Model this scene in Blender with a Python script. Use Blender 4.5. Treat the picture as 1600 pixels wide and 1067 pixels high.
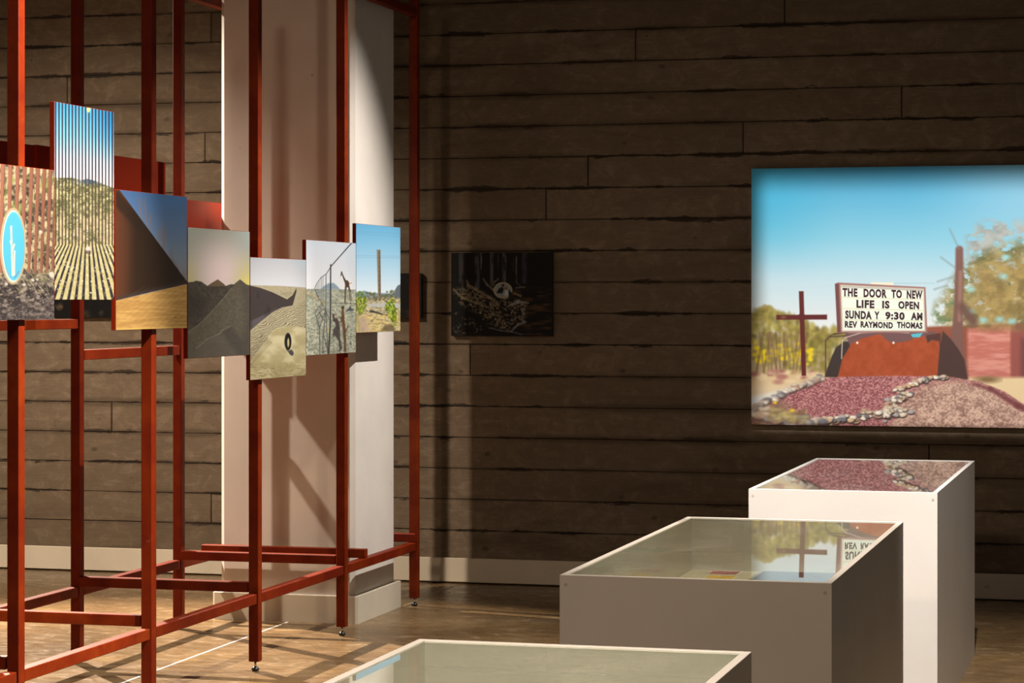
import bpy, bmesh, math, random
import numpy as np
from mathutils import Vector, Matrix

# ---------------------------------------------------------------- clear
for o in list(bpy.data.objects):
    bpy.data.objects.remove(o, do_unlink=True)
S = bpy.context.scene
C = S.collection
random.seed(4)

# ---------------------------------------------------------------- camera
cam_d = bpy.data.cameras.new('camera')
cam = bpy.data.objects.new('camera', cam_d)
C.objects.link(cam)
cam.location = (0, 0, 1.35)
cam.rotation_euler = (math.pi / 2, 0, math.atan(1015 / 3743))
cam_d.sensor_width = 36
cam_d.lens = 3743 / 1600 * 36
cam_d.shift_y = -63.5 / 1600
cam_d.clip_end = 100
S.camera = cam

# ---------------------------------------------------------------- world, exposure
S.view_settings.view_transform = 'Standard'
S.view_settings.look = 'None'
S.view_settings.gamma = 1
S.view_settings.exposure = 0.0
S.view_settings.use_curve_mapping = False
w = bpy.data.worlds.new('room_ambient')
S.world = w
w.use_nodes = True
bg = w.node_tree.nodes['Background']
bg.inputs[0].default_value = (1.0, 0.82, 0.64, 1)
bg.inputs[1].default_value = 0.14

# ---------------------------------------------------------------- ceiling spotlights
WARM = (1.0, 0.83, 0.66)
WHITE = (1.0, 0.94, 0.87)


def spot(name, loc, aim, watts, size, blend=0.4, radius=0.02, col=WARM):
    d = bpy.data.lights.new(name, 'SPOT')
    d.energy = watts
    d.spot_size = math.radians(size)
    d.spot_blend = blend
    d.shadow_soft_size = radius
    d.color = col
    o = bpy.data.objects.new(name, d)
    C.objects.link(o)
    o.location = loc
    o.rotation_euler = (Vector(aim) - Vector(loc)).to_track_quat('-Z', 'Y').to_euler()
    return o


# from the aisle on to the photo panels
spot('spot_panels_far', (-0.84, 9.5, 4.0), (-3.2, 8.95, 0.95), 1000, 45, 0.7, 0.012, WHITE)
spot('spot_panels_mid', (-0.84, 8.1, 4.0), (-3.2, 7.75, 1.0), 640, 34, 0.6, 0.012, WHITE)
spot('spot_panels_near', (-0.84, 6.2, 4.0), (-3.2, 6.22, 1.25), 2900, 37, 0.6, 0.012, WHITE)
# from beyond the frame on to its far side and the wall behind it
spot('spot_left_far', (-6.2, 10.75, 4.0), (-3.7, 8.3, 0.3), 4400, 49, 0.6, 0.015)
spot('spot_left_wall', (-6.0, 7.0, 4.0), (-4.8, 11.0, 0.1), 1250, 54, 0.9, 0.04)
# from the front on to the pillar and the showcases
spot('spot_front', (-1.3, -3.6, 4.1), (-2.3, 8.0, 0.6), 640, 30, 0.8, 0.12, (1.0, 0.75, 0.53))
# on to the showcases
spot('spot_showcase', (-0.5, 6.0, 4.0), (-0.85, 7.95, 0.5), 1400, 42, 0.7, 0.02, WHITE)
spot('spot_showcase_mid', (-1.0, 6.1, 4.0), (-1.0, 5.95, 0.6), 600, 34, 0.7, 0.03)
spot('spot_showcase_near', (-0.95, 3.0, 4.0), (-1.0, 3.6, 0.6), 720, 38, 0.6, 0.03)

# framing projector: a lamp whose shutters crop the beam to the big print
pd = bpy.data.lights.new('framing_projector', 'POINT')
pd.energy = 1
pd.color = (1.0, 0.95, 0.88)
pd.shadow_soft_size = 0.004
po = bpy.data.objects.new('framing_projector', pd)
C.objects.link(po)
PL = Vector((-0.9, 7.6, 3.9))
po.location = PL
po.rotation_euler = (math.pi / 2, 0, 0)          # local -Z looks along +Y, straight at the wall
PRJ_W = 1000.0
pd.use_nodes = True
nt = pd.node_tree
em = nt.nodes['Emission']
tc = nt.nodes.new('ShaderNodeTexCoord')
sp = nt.nodes.new('ShaderNodeSeparateXYZ')
nt.links.new(tc.outputs['Normal'], sp.inputs[0])


def lm(op, a, b=None):
    n = nt.nodes.new('ShaderNodeMath')
    n.operation = op
    for i, v in enumerate((a, b)):
        if v is None:
            continue
        if isinstance(v, (int, float)):
            n.inputs[i].default_value = v
        else:
            nt.links.new(v, n.inputs[i])
    return n.outputs[0]


def lstep(v, e0, e1):
    n = nt.nodes.new('ShaderNodeMapRange')
    n.interpolation_type = 'SMOOTHSTEP'
    nt.links.new(v, n.inputs[0])
    n.inputs[1].default_value, n.inputs[2].default_value = e0, e1
    n.inputs[3].default_value, n.inputs[4].default_value = 0, 1
    return n.outputs[0]


PD = 10.97 - PL.y
az = lm('ABSOLUTE', sp.outputs[2])
tx = lm('MULTIPLY', lm('DIVIDE', sp.outputs[0], az), PD)     # metres on the wall
ty = lm('MULTIPLY', lm('DIVIDE', sp.outputs[1], az), PD)
xl, xr, zt, zb = -1.85 - PL.x, -0.05 - PL.x, 1.965 - PL.z, 0.775 - PL.z
mask = lm('MULTIPLY', lm('MULTIPLY', lstep(tx, xl, xl + 0.12), lstep(tx, xr, xr - 0.12)),
          lm('MULTIPLY', lstep(ty, zt + 0.01, zt - 0.15), lstep(ty, zb - 0.02, zb + 0.03)))
fwd = lm('LESS_THAN', sp.outputs[2], 0.0)
nt.links.new(lm('MULTIPLY', lm('MULTIPLY', mask, fwd), PRJ_W), em.inputs[1])


# ================================================================ helpers
def link(o, parent=None):
    C.objects.link(o)
    if parent is not None:
        o.parent = parent
    return o


def tag(o, label, cat, group=None):
    o['label'] = label
    o['category'] = cat
    if group:
        o['group'] = group
    return o


def thing(name, label, cat, loc=(0, 0, 0), group=None):
    o = bpy.data.objects.new(name, None)
    o.empty_display_size = 0.1
    o.location = loc
    link(o)
    return tag(o, label, cat, group)


def mesh_obj(name, bm, mat, parent=None, off=(0, 0, 0), smooth=False):
    """bmesh in world coordinates -> object; off = the parent's location."""
    if any(off):
        bmesh.ops.translate(bm, verts=bm.verts, vec=-Vector(off))
    bmesh.ops.recalc_face_normals(bm, faces=bm.faces)
    me = bpy.data.meshes.new(name)
    bm.to_mesh(me)
    bm.free()
    for m in (mat if isinstance(mat, (list, tuple)) else [mat]):
        me.materials.append(m)
    if smooth:
        for p in me.polygons:
            p.use_smooth = True
    return link(bpy.data.objects.new(name, me), parent)


def box(bm, x0, x1, y0, y1, z0, z1, bev=0.0, mi=0):
    vs = [bm.verts.new((x, y, z)) for x in (x0, x1) for y in (y0, y1) for z in (z0, z1)]
    fs = [(0, 1, 3, 2), (4, 6, 7, 5), (0, 4, 5, 1), (2, 3, 7, 6), (0, 2, 6, 4), (1, 5, 7, 3)]
    faces = [bm.faces.new([vs[i] for i in f]) for f in fs]
    for f_ in faces:
        f_.material_index = mi
    if bev:
        es = list({e for f_ in faces for e in f_.edges})
        bmesh.ops.bevel(bm, geom=es, offset=bev, segments=1, affect='EDGES')
    return bm


def new_box(*a, **k):
    return box(bmesh.new(), *a, **k)


def lathe(bm, cx, cy, prof, n=16):
    rings = []
    for r, z in prof:
        rings.append([bm.verts.new((cx + r * math.cos(2 * math.pi * i / n), cy + r * math.sin(2 * math.pi * i / n), z)) for i in range(n)])
    for a, b in zip(rings, rings[1:]):
        for i in range(n):
            bm.faces.new((a[i], a[(i + 1) % n], b[(i + 1) % n], b[i]))
    bm.faces.new(rings[0][::-1])
    bm.faces.new(rings[-1])
    return bm


# ---------------------------------------------------------------- materials
def mat(name):
    m = bpy.data.materials.new(name)
    m.use_nodes = True
    return m, m.node_tree, m.node_tree.nodes['Principled BSDF']


class N:
    def __init__(s, nt):
        s.nt = nt

    def new(s, t, **kw):
        n = s.nt.nodes.new(t)
        for k, v in kw.items():
            setattr(n, k, v)
        return n

    def set(s, sock, v):
        if hasattr(v, 'is_output'):
            s.nt.links.new(v, sock)
        else:
            sock.default_value = v

    def coord(s, which='Object', scale=(1, 1, 1)):
        t = s.new('ShaderNodeTexCoord')
        m = s.new('ShaderNodeMapping')
        m.inputs['Scale'].default_value = scale
        s.nt.links.new(t.outputs[which], m.inputs[0])
        return m.outputs[0]

    def noise(s, vec, scale, detail=4, rough=0.55, dist=0.0):
        n = s.new('ShaderNodeTexNoise')
        s.set(n.inputs['Vector'], vec)
        n.inputs['Scale'].default_value = scale
        n.inputs['Detail'].default_value = detail
        n.inputs['Roughness'].default_value = rough
        n.inputs['Distortion'].default_value = dist
        return n.outputs[0]

    def ramp(s, v, stops):
        n = s.new('ShaderNodeValToRGB')
        s.set(n.inputs[0], v)
        el = n.color_ramp.elements
        while len(el) < len(stops):
            el.new(0.5)
        for e, (p, c) in zip(el, stops):
            e.position = p
            e.color = (c, c, c, 1) if isinstance(c, (int, float)) else (*c, 1)
        return n.outputs[0]

    def mix(s, fac, a, b, mode='MIX'):
        n = s.new('ShaderNodeMix', data_type='RGBA', blend_type=mode)
        s.set(n.inputs[0], fac)
        for i, v in ((6, a), (7, b)):
            s.set(n.inputs[i], v if hasattr(v, 'is_output') else (*v, 1))
        return n.outputs[2]

    def math(s, op, a, b=0.0):
        n = s.new('ShaderNodeMath', operation=op)
        s.set(n.inputs[0], a)
        s.set(n.inputs[1], b)
        return n.outputs[0]

    def bump(s, h, strength, dist):
        n = s.new('ShaderNodeBump')
        s.set(n.inputs['Height'], h)
        n.inputs['Strength'].default_value = strength
        n.inputs['Distance'].default_value = dist
        return n.outputs[0]


def m_plain(name, col, rough=0.5, metal=0.0, spec=0.5):
    m, nt, b = mat(name)
    b.inputs['Base Color'].default_value = (*col, 1)
    b.inputs['Roughness'].default_value = rough
    b.inputs['Metallic'].default_value = metal
    b.inputs['Specular IOR Level'].default_value = spec
    return m


def m_board():
    m, nt, b = mat('board_formed_concrete')
    n = N(nt)
    co = n.coord('Object')
    rnd = n.new('ShaderNodeObjectInfo').outputs['Random']
    # each board: a tone of its own
    base = n.ramp(rnd, [(0.0, (0.120, 0.086, 0.053)), (0.5, (0.145, 0.104, 0.066)), (1.0, (0.170, 0.124, 0.082))])
    big = n.noise(n.coord('Object', (0.5, 1, 1.6)), 1.6, 5, 0.6)
    base = n.mix(n.ramp(big, [(0.35, 0.0), (0.7, 0.6)]), base, (0.195, 0.150, 0.105))
    # cloudy dark stains with shapes of their own
    st = n.noise(n.coord('Object', (0.55, 1, 3.2)), 2.2, 6, 0.62, 0.6)
    base = n.mix(n.ramp(st, [(0.52, 0.0), (0.74, 0.75)]), base, (0.070, 0.048, 0.030))
    mot = n.noise(n.coord('Object', (1, 1, 1.5)), 11, 7, 0.7, 0.8)
    base = n.mix(n.ramp(mot, [(0.42, 0.45), (0.6, 0.0)]), base, (0.085, 0.060, 0.038))
    base = n.mix(n.ramp(mot, [(0.55, 0.0), (0.72, 0.4)]), base, (0.24, 0.19, 0.14))
    # fine wood grain print
    gr = n.noise(n.coord('Object', (1.2, 1, 38)), 5, 5, 0.6, 0.4)
    base = n.mix(n.ramp(gr, [(0.3, 0.35), (0.6, 0.0)]), base, (0.10, 0.07, 0.045))
    # knots
    vo = n.new('ShaderNodeTexVoronoi')
    n.set(vo.inputs['Vector'], n.coord('Object', (1.0, 1, 1.5)))
    vo.inputs['Scale'].default_value = 4.2
    kn = n.ramp(vo.outputs['Distance'], [(0.0, 0.75), (0.055, 0.55), (0.085, 0.0)])
    base = n.mix(kn, base, (0.050, 0.034, 0.022))
    # pits
    pit = n.noise(co, 60, 3, 0.5)
    base = n.mix(n.ramp(pit, [(0.66, 0.0), (0.74, 0.6)]), base, (0.03, 0.02, 0.012))
    # black grout bleed along board edges
    g = n.new('ShaderNodeTexCoord')
    sx = n.new('ShaderNodeSeparateXYZ')
    nt.links.new(g.outputs['Generated'], sx.inputs[0])
    ed = n.math('MULTIPLY', n.math('ABSOLUTE', n.math('SUBTRACT', sx.outputs[2], 0.5)), 2.0)
    en = n.noise(n.coord('Object', (1.0, 1, 4)), 3.4, 8, 0.72)
    e2 = n.math('ADD', ed, n.math('MULTIPLY', n.math('SUBTRACT', en, 0.5), 1.3))
    base = n.mix(n.ramp(e2, [(0.955, 0.0), (1.08, 0.9)]), base, (0.014, 0.010, 0.007))
    soft = n.noise(n.coord('Object', (0.35, 1, 1)), 2.6, 4, 0.6)
    e3 = n.math('ADD', ed, n.math('MULTIPLY', n.math('SUBTRACT', soft, 0.5), 1.6))
    base = n.mix(n.ramp(e3, [(0.75, 0.0), (1.3, 0.6)]), base, (0.055, 0.038, 0.024))
    nt.links.new(base, b.inputs['Base Color'])
    b.inputs['Roughness'].default_value = 0.78
    b.inputs['Specular IOR Level'].default_value = 0.25
    hh = n.math('ADD', n.math('MULTIPLY', gr, 0.5), n.math('MULTIPLY', pit, 0.35))
    hh = n.math('SUBTRACT', hh, n.math('MULTIPLY', kn, 0.35))
    nt.links.new(n.bump(hh, 0.55, 0.006), b.inputs['Normal'])
    return m


def m_floor():
    m, nt, b = mat('polished_concrete')
    n = N(nt)
    a = n.noise(n.coord('Object', (1, 1, 1)), 0.9, 7, 0.62, 0.7)
    col = n.ramp(a, [(0.25, (0.075, 0.043, 0.018)), (0.45, (0.165, 0.101, 0.045)), (0.6, (0.235, 0.152, 0.075)), (0.8, (0.30, 0.205, 0.11))])
    st = n.noise(n.coord('Object', (1.0, 2.6, 1)), 6.0, 6, 0.65, 0.5)
    col = n.mix(n.ramp(st, [(0.42, 0.55), (0.62, 0.0)]), col, (0.095, 0.055, 0.022))
    gold = n.noise(n.coord('Object', (1, 1, 1)), 2.2, 5, 0.6)
    col = n.mix(n.ramp(gold, [(0.55, 0.0), (0.75, 0.45)]), col, (0.32, 0.19, 0.055))
    fl = n.noise(n.coord('Object', (0.8, 1.5, 1)), 8, 7, 0.68, 1.6)
    col = n.mix(n.ramp(fl, [(0.56, 0.0), (0.74, 0.5)]), col, (0.42, 0.33, 0.21))
    nt.links.new(col, b.inputs['Base Color'])
    nt.links.new(n.ramp(fl, [(0.35, 0.22), (0.7, 0.42)]), b.inputs['Roughness'])
    b.inputs['Specular IOR Level'].default_value = 0.45
    nt.links.new(n.bump(fl, 0.12, 0.004), b.inputs['Normal'])
    return m


def m_timber():
    m, nt, b = mat('red_stained_timber')
    n = N(nt)
    rnd = n.new('ShaderNodeObjectInfo').outputs['Random']
    co = n.coord('Object', (1, 1, 1))
    a = n.noise(co, 9, 5, 0.6, 0.3)
    col = n.ramp(a, [(0.3, (0.105, 0.0075, 0.0005)), (0.55, (0.155, 0.0165, 0.0007)), (0.8, (0.215, 0.029, 0.001))])
    col = n.mix(n.math('MULTIPLY', rnd, 0.35), col, (0.12, 0.005, 0.0015))
    vo = n.new('ShaderNodeTexVoronoi')
    n.set(vo.inputs['Vector'], co)
    vo.inputs['Scale'].default_value = 3.1
    col = n.mix(n.ramp(vo.outputs['Distance'], [(0.0, 0.8), (0.05, 0.6), (0.075, 0.0)]), col, (0.10, 0.008, 0.003))
    ch = n.noise(co, 34, 3, 0.6)
    col = n.mix(n.ramp(ch, [(0.70, 0.0), (0.76, 0.35)]), col, (0.40, 0.10, 0.05))
    nt.links.new(col, b.inputs['Base Color'])
    b.inputs['Roughness'].default_value = 0.5
    b.inputs['Specular IOR Level'].default_value = 0.15
    nt.links.new(n.bump(a, 0.15, 0.004), b.inputs['Normal'])
    return m


def m_plaster(name, col, rough=0.6):
    m, nt, b = mat(name)
    n = N(nt)
    co = n.coord('Object')
    a = n.noise(co, 3.0, 5, 0.6)
    c2 = tuple(x * 0.90 for x in col)
    base = n.mix(n.ramp(a, [(0.35, 0.0), (0.7, 1.0)]), col, c2)
    sp_ = n.noise(co, 21, 2, 0.5)
    base = n.mix(n.ramp(sp_, [(0.74, 0.0), (0.77, 0.5)]), base, (0.25, 0.2, 0.16))
    nt.links.new(base, b.inputs['Base Color'])
    b.inputs['Roughness'].default_value = rough
    b.inputs['Specular IOR Level'].default_value = 0.3
    nt.links.new(n.bump(n.noise(co, 40, 3, 0.5), 0.12, 0.004), b.inputs['Normal'])
    return m


def m_laminate(name, rough):
    m, nt, b = mat(name)
    n = N(nt)
    a = n.noise(n.coord('Object'), 2.4, 4, 0.6)
    base = n.mix(n.ramp(a, [(0.35, 0.0), (0.7, 1.0)]), (0.74, 0.71, 0.68), (0.68, 0.65, 0.61))
    nt.links.new(base, b.inputs['Base Color'])
    b.inputs['Roughness'].default_value = rough
    b.inputs['Specular IOR Level'].default_value = 0.4
    nt.links.new(n.bump(n.noise(n.coord('Object', (1, 1, 1)), 55, 3, 0.6), 0.10, 0.003), b.inputs['Normal'])
    return m


def m_glass():
    m = bpy.data.materials.new('showcase_glass')
    m.use_nodes = True
    nt = m.node_tree
    nt.nodes.remove(nt.nodes['Principled BSDF'])
    n = N(nt)
    tr = n.new('ShaderNodeBsdfTransparent')
    tr.inputs[0].default_value = (0.93, 0.95, 0.92, 1)
    gl = n.new('ShaderNodeBsdfGlossy')
    gl.inputs['Roughness'].default_value = 0.0
    gl.inputs[0].default_value = (1, 1, 1, 1)
    fr = n.new('ShaderNodeFresnel')
    fr.inputs[0].default_value = 1.52
    mx = n.new('ShaderNodeMixShader')
    nt.links.new(fr.outputs[0], mx.inputs[0])
    nt.links.new(tr.outputs[0], mx.inputs[1])
    nt.links.new(gl.outputs[0], mx.inputs[2])
    # a film of dust: wiped streaks and specks
    df = n.new('ShaderNodeBsdfDiffuse')
    df.inputs[0].default_value = (0.75, 0.72, 0.66, 1)
    a = n.noise(n.coord('Object', (3.0, 1, 1)), 2.2, 5, 0.6, 0.5)
    s = n.noise(n.coord('Object', (1, 1, 1)), 120, 2, 0.5)
    d = n.math('MULTIPLY', n.ramp(a, [(0.48, 0.0), (0.72, 0.14)]), n.ramp(s, [(0.50, 0.15), (0.70, 1.6)]))
    m2 = n.new('ShaderNodeMixShader')
    nt.links.new(d, m2.inputs[0])
    nt.links.new(mx.outputs[0], m2.inputs[1])
    nt.links.new(df.outputs[0], m2.inputs[2])
    nt.links.new(m2.outputs[0], nt.nodes['Material Output'].inputs[0])
    return m


def m_clear():
    m = bpy.data.materials.new('glass_edge')
    m.use_nodes = True
    nt = m.node_tree
    nt.nodes.remove(nt.nodes['Principled BSDF'])
    tr = nt.nodes.new('ShaderNodeBsdfTransparent')
    tr.inputs[0].default_value = (0.93, 0.96, 0.93, 1)
    nt.links.new(tr.outputs[0], nt.nodes['Material Output'].inputs[0])
    return m


def m_print(name, rough, spec):
    m, nt, b = mat(name)
    a = nt.nodes.new('ShaderNodeAttribute')
    a.attribute_name = 'ink'
    nt.links.new(a.outputs['Color'], b.inputs['Base Color'])
    b.inputs['Roughness'].default_value = rough
    b.inputs['Specular IOR Level'].default_value = spec
    return m


M_BOARD, M_FLOOR, M_TIMBER = m_board(), m_floor(), m_timber()
M_PILLAR = m_plaster('white_pillar_paint', (0.66, 0.60, 0.54))
M_BASE = m_plaster('cream_baseboard_paint', (0.58, 0.51, 0.40), 0.5)
M_LAM, M_LAM_IN = m_laminate('white_laminate', 0.42), m_laminate('white_laminate_inside', 0.08)
M_GLASS, M_CLEAR = m_glass(), m_clear()
M_PRINT, M_PRINT_M = m_print('photo_print_satin', 0.5, 0.10), m_print('photo_print_matte', 0.55, 0.15)
M_RED = m_plain('red_panel_paint', (0.15, 0.011, 0.0015), 0.6, 0, 0.06)
M_BLACK = m_plain('black_paint', (0.012, 0.011, 0.010), 0.5)
M_STEEL = m_plain('zinc_steel', (0.55, 0.53, 0.5), 0.25, 1.0)
M_RUBBER = m_plain('black_rubber', (0.015, 0.014, 0.013), 0.45)
M_JOINT_GLINT = m_plain('pale_joint_highlight', (0.80, 0.76, 0.68), 0.5)  # highlight along the saw-cut floor joint, put in as a pale colour
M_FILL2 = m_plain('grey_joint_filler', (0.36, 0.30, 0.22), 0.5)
M_CORE = m_plain('dark_wall_core', (0.028, 0.019, 0.012), 0.9, 0, 0.1)
M_CEIL = m_plain('dark_ceiling_paint', (0.05, 0.045, 0.04), 0.9)
M_PAPER = m_plain('cream_paper', (0.62, 0.56, 0.42), 0.6)
M_FOLDER = m_plain('dark_folder_card', (0.035, 0.025, 0.018), 0.6)
M_LETTER = m_plain('dark_sign_lettering', (0.055, 0.022, 0.032), 0.6, 0, 0.15)

# ================================================================ the room
WY = 11.0          # face of the wall
bm = new_box(-9, 3.5, -5, WY + 0.2, -0.2, 0.0)
floor = mesh_obj('floor', bm, M_FLOOR)
floor['kind'] = 'structure'
for x, m_ in ((-3.545, M_JOINT_GLINT), (-3.235, M_FILL2)):
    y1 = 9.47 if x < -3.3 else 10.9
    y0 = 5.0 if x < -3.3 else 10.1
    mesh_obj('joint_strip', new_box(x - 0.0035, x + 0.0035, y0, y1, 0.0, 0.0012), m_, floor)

ceil_o = mesh_obj('ceiling', new_box(-9, 3.5, -5, WY + 0.2, 4.3, 4.45), M_CEIL)
ceil_o['kind'] = 'structure'

wall = mesh_obj('wall_back', new_box(-9, 3.5, WY + 0.005, WY + 0.2, 0.0, 4.3), M_CORE)
wall['kind'] = 'structure'

ROW = 0.1482
known = {9: [-2.382], 10: [-1.679], 7: [-1.143], 6: [-1.873, -4.552], 5: [-2.611], 4: [-2.816],
         -1: [-3.189], -6: [-4.518], 8: [-5.292], -4: [-1.02], -3: [-5.05], 2: [-5.25]}


def board(x0, x1, z0, z1, rnd):
    nx = max(3, int((x1 - x0) / 0.22))
    bm = bmesh.new()
    yb = WY + 0.0055
    proud = rnd.uniform(-0.0014, 0.0016)
    tilt = rnd.uniform(-0.0012, 0.0012)
    g = 0.0003
    cols = []
    for i in range(nx + 1):
        t = i / nx
        x = x0 + 0.0016 + (x1 - x0 - 0.0032) * t
        e0 = z0 + g + rnd.uniform(-0.0003, 0.0012)
        e1 = z1 - g - rnd.uniform(-0.0003, 0.0012)
        d = WY - proud + rnd.uniform(-0.0008, 0.0008)
        b0, b1 = rnd.uniform(0.0008, 0.003), rnd.uniform(0.0008, 0.003)
        xi = x + (0.003 if i == 0 else -0.003 if i == nx else 0)
        cols.append([bm.verts.new((x, yb, e0)),
                     bm.verts.new((xi, d + tilt, e0 + b0)),
                     bm.verts.new((xi, d - 0.0006, (z0 + z1) / 2)),
                     bm.verts.new((xi, d - tilt, e1 - b1)),
                     bm.verts.new((x, yb, e1))])
    for a, b_ in zip(cols, cols[1:]):
        for j in range(4):
            bm.faces.new((a[j], b_[j], b_[j + 1], a[j + 1]))
    bm.faces.new(cols[0][::-1])
    bm.faces.new(cols[-1])
    return mesh_obj('board', bm, M_BOARD, wall)


rnd = random.Random(11)
for k in range(-8, 21):
    z0 = max(0.0, 1.1423 + ROW * k)
    z1 = min(4.3, 1.1423 + ROW * (k + 1))
    if z1 - z0 < 0.02:
        continue
    js = list(known.get(k, []))
    if not js:
        js = [rnd.uniform(-4.4, -3.3)] if -9 < k < 12 else [rnd.uniform(-4, -1)]
    js = sorted(js)
    edges = [-9.0] + ([js[0] - rnd.uniform(2.6, 3.6)] if js[0] > -5 else []) + js
    while edges[-1] < 0.6:
        edges.append(max(edges[-1] + rnd.uniform(3.0, 4.4), 0.2))
    edges.append(3.5)
    for a, b_ in zip(edges, edges[1:]):
        if b_ - a > 0.1:
            board(a, b_, z0, z1, rnd)

bb = mesh_obj('baseboard_back', new_box(-9, 3.5, WY - 0.020, WY - 0.004, 0.006, 0.121, bev=0.003), M_BASE)
bb['kind'] = 'structure'

# ---------------------------------------------------------------- pillar
def chamfer_prism(x0, x1, y0, y1, z0, z1, c):
    bm = bmesh.new()
    pts = [(x0 + c, y0), (x1 - c, y0), (x1, y0 + c), (x1, y1 - c), (x1 - c, y1), (x0 + c, y1), (x0, y1 - c), (x0, y0 + c)]
    lo = [bm.verts.new((x, y, z0)) for x, y in pts]
    hi = [bm.verts.new((x, y, z1)) for x, y in pts]
    for i in range(8):
        bm.faces.new((lo[i], lo[(i + 1) % 8], hi[(i + 1) % 8], hi[i]))
    bm.faces.new(lo[::-1])
    bm.faces.new(hi)
    return bm


PIL = (-3.564, 9.785, 0)
pillar = thing('pillar', 'square white plastered pillar standing inside the red timber frame', 'pillar', PIL)
mesh_obj('shaft', chamfer_prism(-3.864, -3.263, 9.505, 10.06, 0.0, 4.3, 0.019), M_PILLAR, pillar, PIL)
bmp = chamfer_prism(-3.889, -3.240, 9.480, 10.085, 0.0, 0.114, 0.010)
mesh_obj('plinth', bmp, M_BASE, pillar, PIL)

# ================================================================ red timber frame
FR = (-3.55, 7.6, 0)
frame = thing('timber_frame', 'open framework of slim red stained timber posts and rails around the white pillar', 'frame', FR)
XR, XL = -3.19, -3.91
YR = [5.34, 6.296, 7.235, 8.187, 9.145, 10.114]
YL = [5.36, 6.31, 7.26, 8.214, 9.172, 10.135]
HP = 0.019
ZT = 2.78


def post(x, y):
    p = mesh_obj('post', new_box(x - HP, x + HP, y - HP, y + HP, 0.036, ZT, bev=0.002), M_TIMBER, frame, FR)
    b_ = lathe(bmesh.new(), x, y, [(0.004, 0.008), (0.004, 0.037)], 10)
    s_ = mesh_obj('foot_bolt', b_, M_STEEL, p, FR, True)
    b_ = lathe(bmesh.new(), x, y, [(0.009, 0.0), (0.014, 0.004), (0.014, 0.010), (0.007, 0.017)], 14)
    mesh_obj('foot_glide', b_, M_RUBBER, p, FR, True)
    return p


def bolt_block(rail, x0, x1, y0, y1, z0, z1):
    mesh_obj('joint_bracket', new_box(x0, x1, y0, y1, z0, z1), M_BLACK, rail, FR)


def rail_y(x, y0, y1, z0, z1):
    a, b_ = y0 + HP + 0.002, y1 - HP - 0.014
    r = mesh_obj('rail', new_box(x - HP, x + HP, a, b_, z0, z1, bev=0.002), M_TIMBER, frame, FR)
    bolt_block(r, x - 0.012, x + 0.012, b_, y1 - HP, z0 + 0.006, z1 - 0.004)
    return r


def rail_x(x0, x1, y, z0, z1, ends=True):
    b_ = x1 - 0.008 if ends else x1
    r = mesh_obj('rail', new_box(x0, b_, y - HP, y + HP, z0, z1, bev=0.002), M_TIMBER, frame, FR)
    if ends:
        bolt_block(r, b_, x1, y - 0.012, y + 0.012, z0 + 0.006, z1 - 0.004)
    return r


for y in YR:
    post(XR, y)
for y in YL:
    post(XL, y)
for i in range(5):
    for X_, Y_ in ((XR, YR), (XL, YL)):
        rail_y(X_, Y_[i], Y_[i + 1], 0.249, 0.285)
        if i == 4:
            rail_y(X_, Y_[i], Y_[i + 1], 2.606, 2.642)
for i in range(5):
    rail_x(XL + HP + 0.001, XR - HP, (YR[i] + YL[i]) / 2, 0.286, 0.323)
# the two bars that clasp the pillar
rail_x(-3.905, -3.178, 9.415, 0.286, 0.323, False)
rail_x(-3.905, -3.175, 10.088 - 0.0005, 0.3235 - 0.037, 0.3235, False)
# upper rails of the far row
rail_y(XL, YL[2], YL[3], 1.246, 1.282)
rail_y(XL, YL[3], YL[4], 1.128, 1.166)
rail_y(XL, YL[1], YL[2], 1.246, 1.282)


# ================================================================ prints: a small painter
def lin(a):
    a = np.clip(a, 0, 255) / 255.0
    return np.where(a <= 0.04045, a / 12.92, ((a + 0.055) / 1.055) ** 2.4)


def vnoise(x, y, seed):
    r = np.random.RandomState(seed)
    T = r.rand(256, 256)
    xi, yi = np.floor(x).astype(int), np.floor(y).astype(int)
    fx, fy = x - xi, y - yi
    fx, fy = fx * fx * (3 - 2 * fx), fy * fy * (3 - 2 * fy)
    a, b_ = T[yi % 256, xi % 256], T[yi % 256, (xi + 1) % 256]
    c, d = T[(yi + 1) % 256, xi % 256], T[(yi + 1) % 256, (xi + 1) % 256]
    return (a * (1 - fx) + b_ * fx) * (1 - fy) + (c * (1 - fx) + d * fx) * fy


def sstep(v, a, b_):
    t = np.clip((v - a) / (b_ - a), 0, 1)
    return t * t * (3 - 2 * t)


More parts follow.
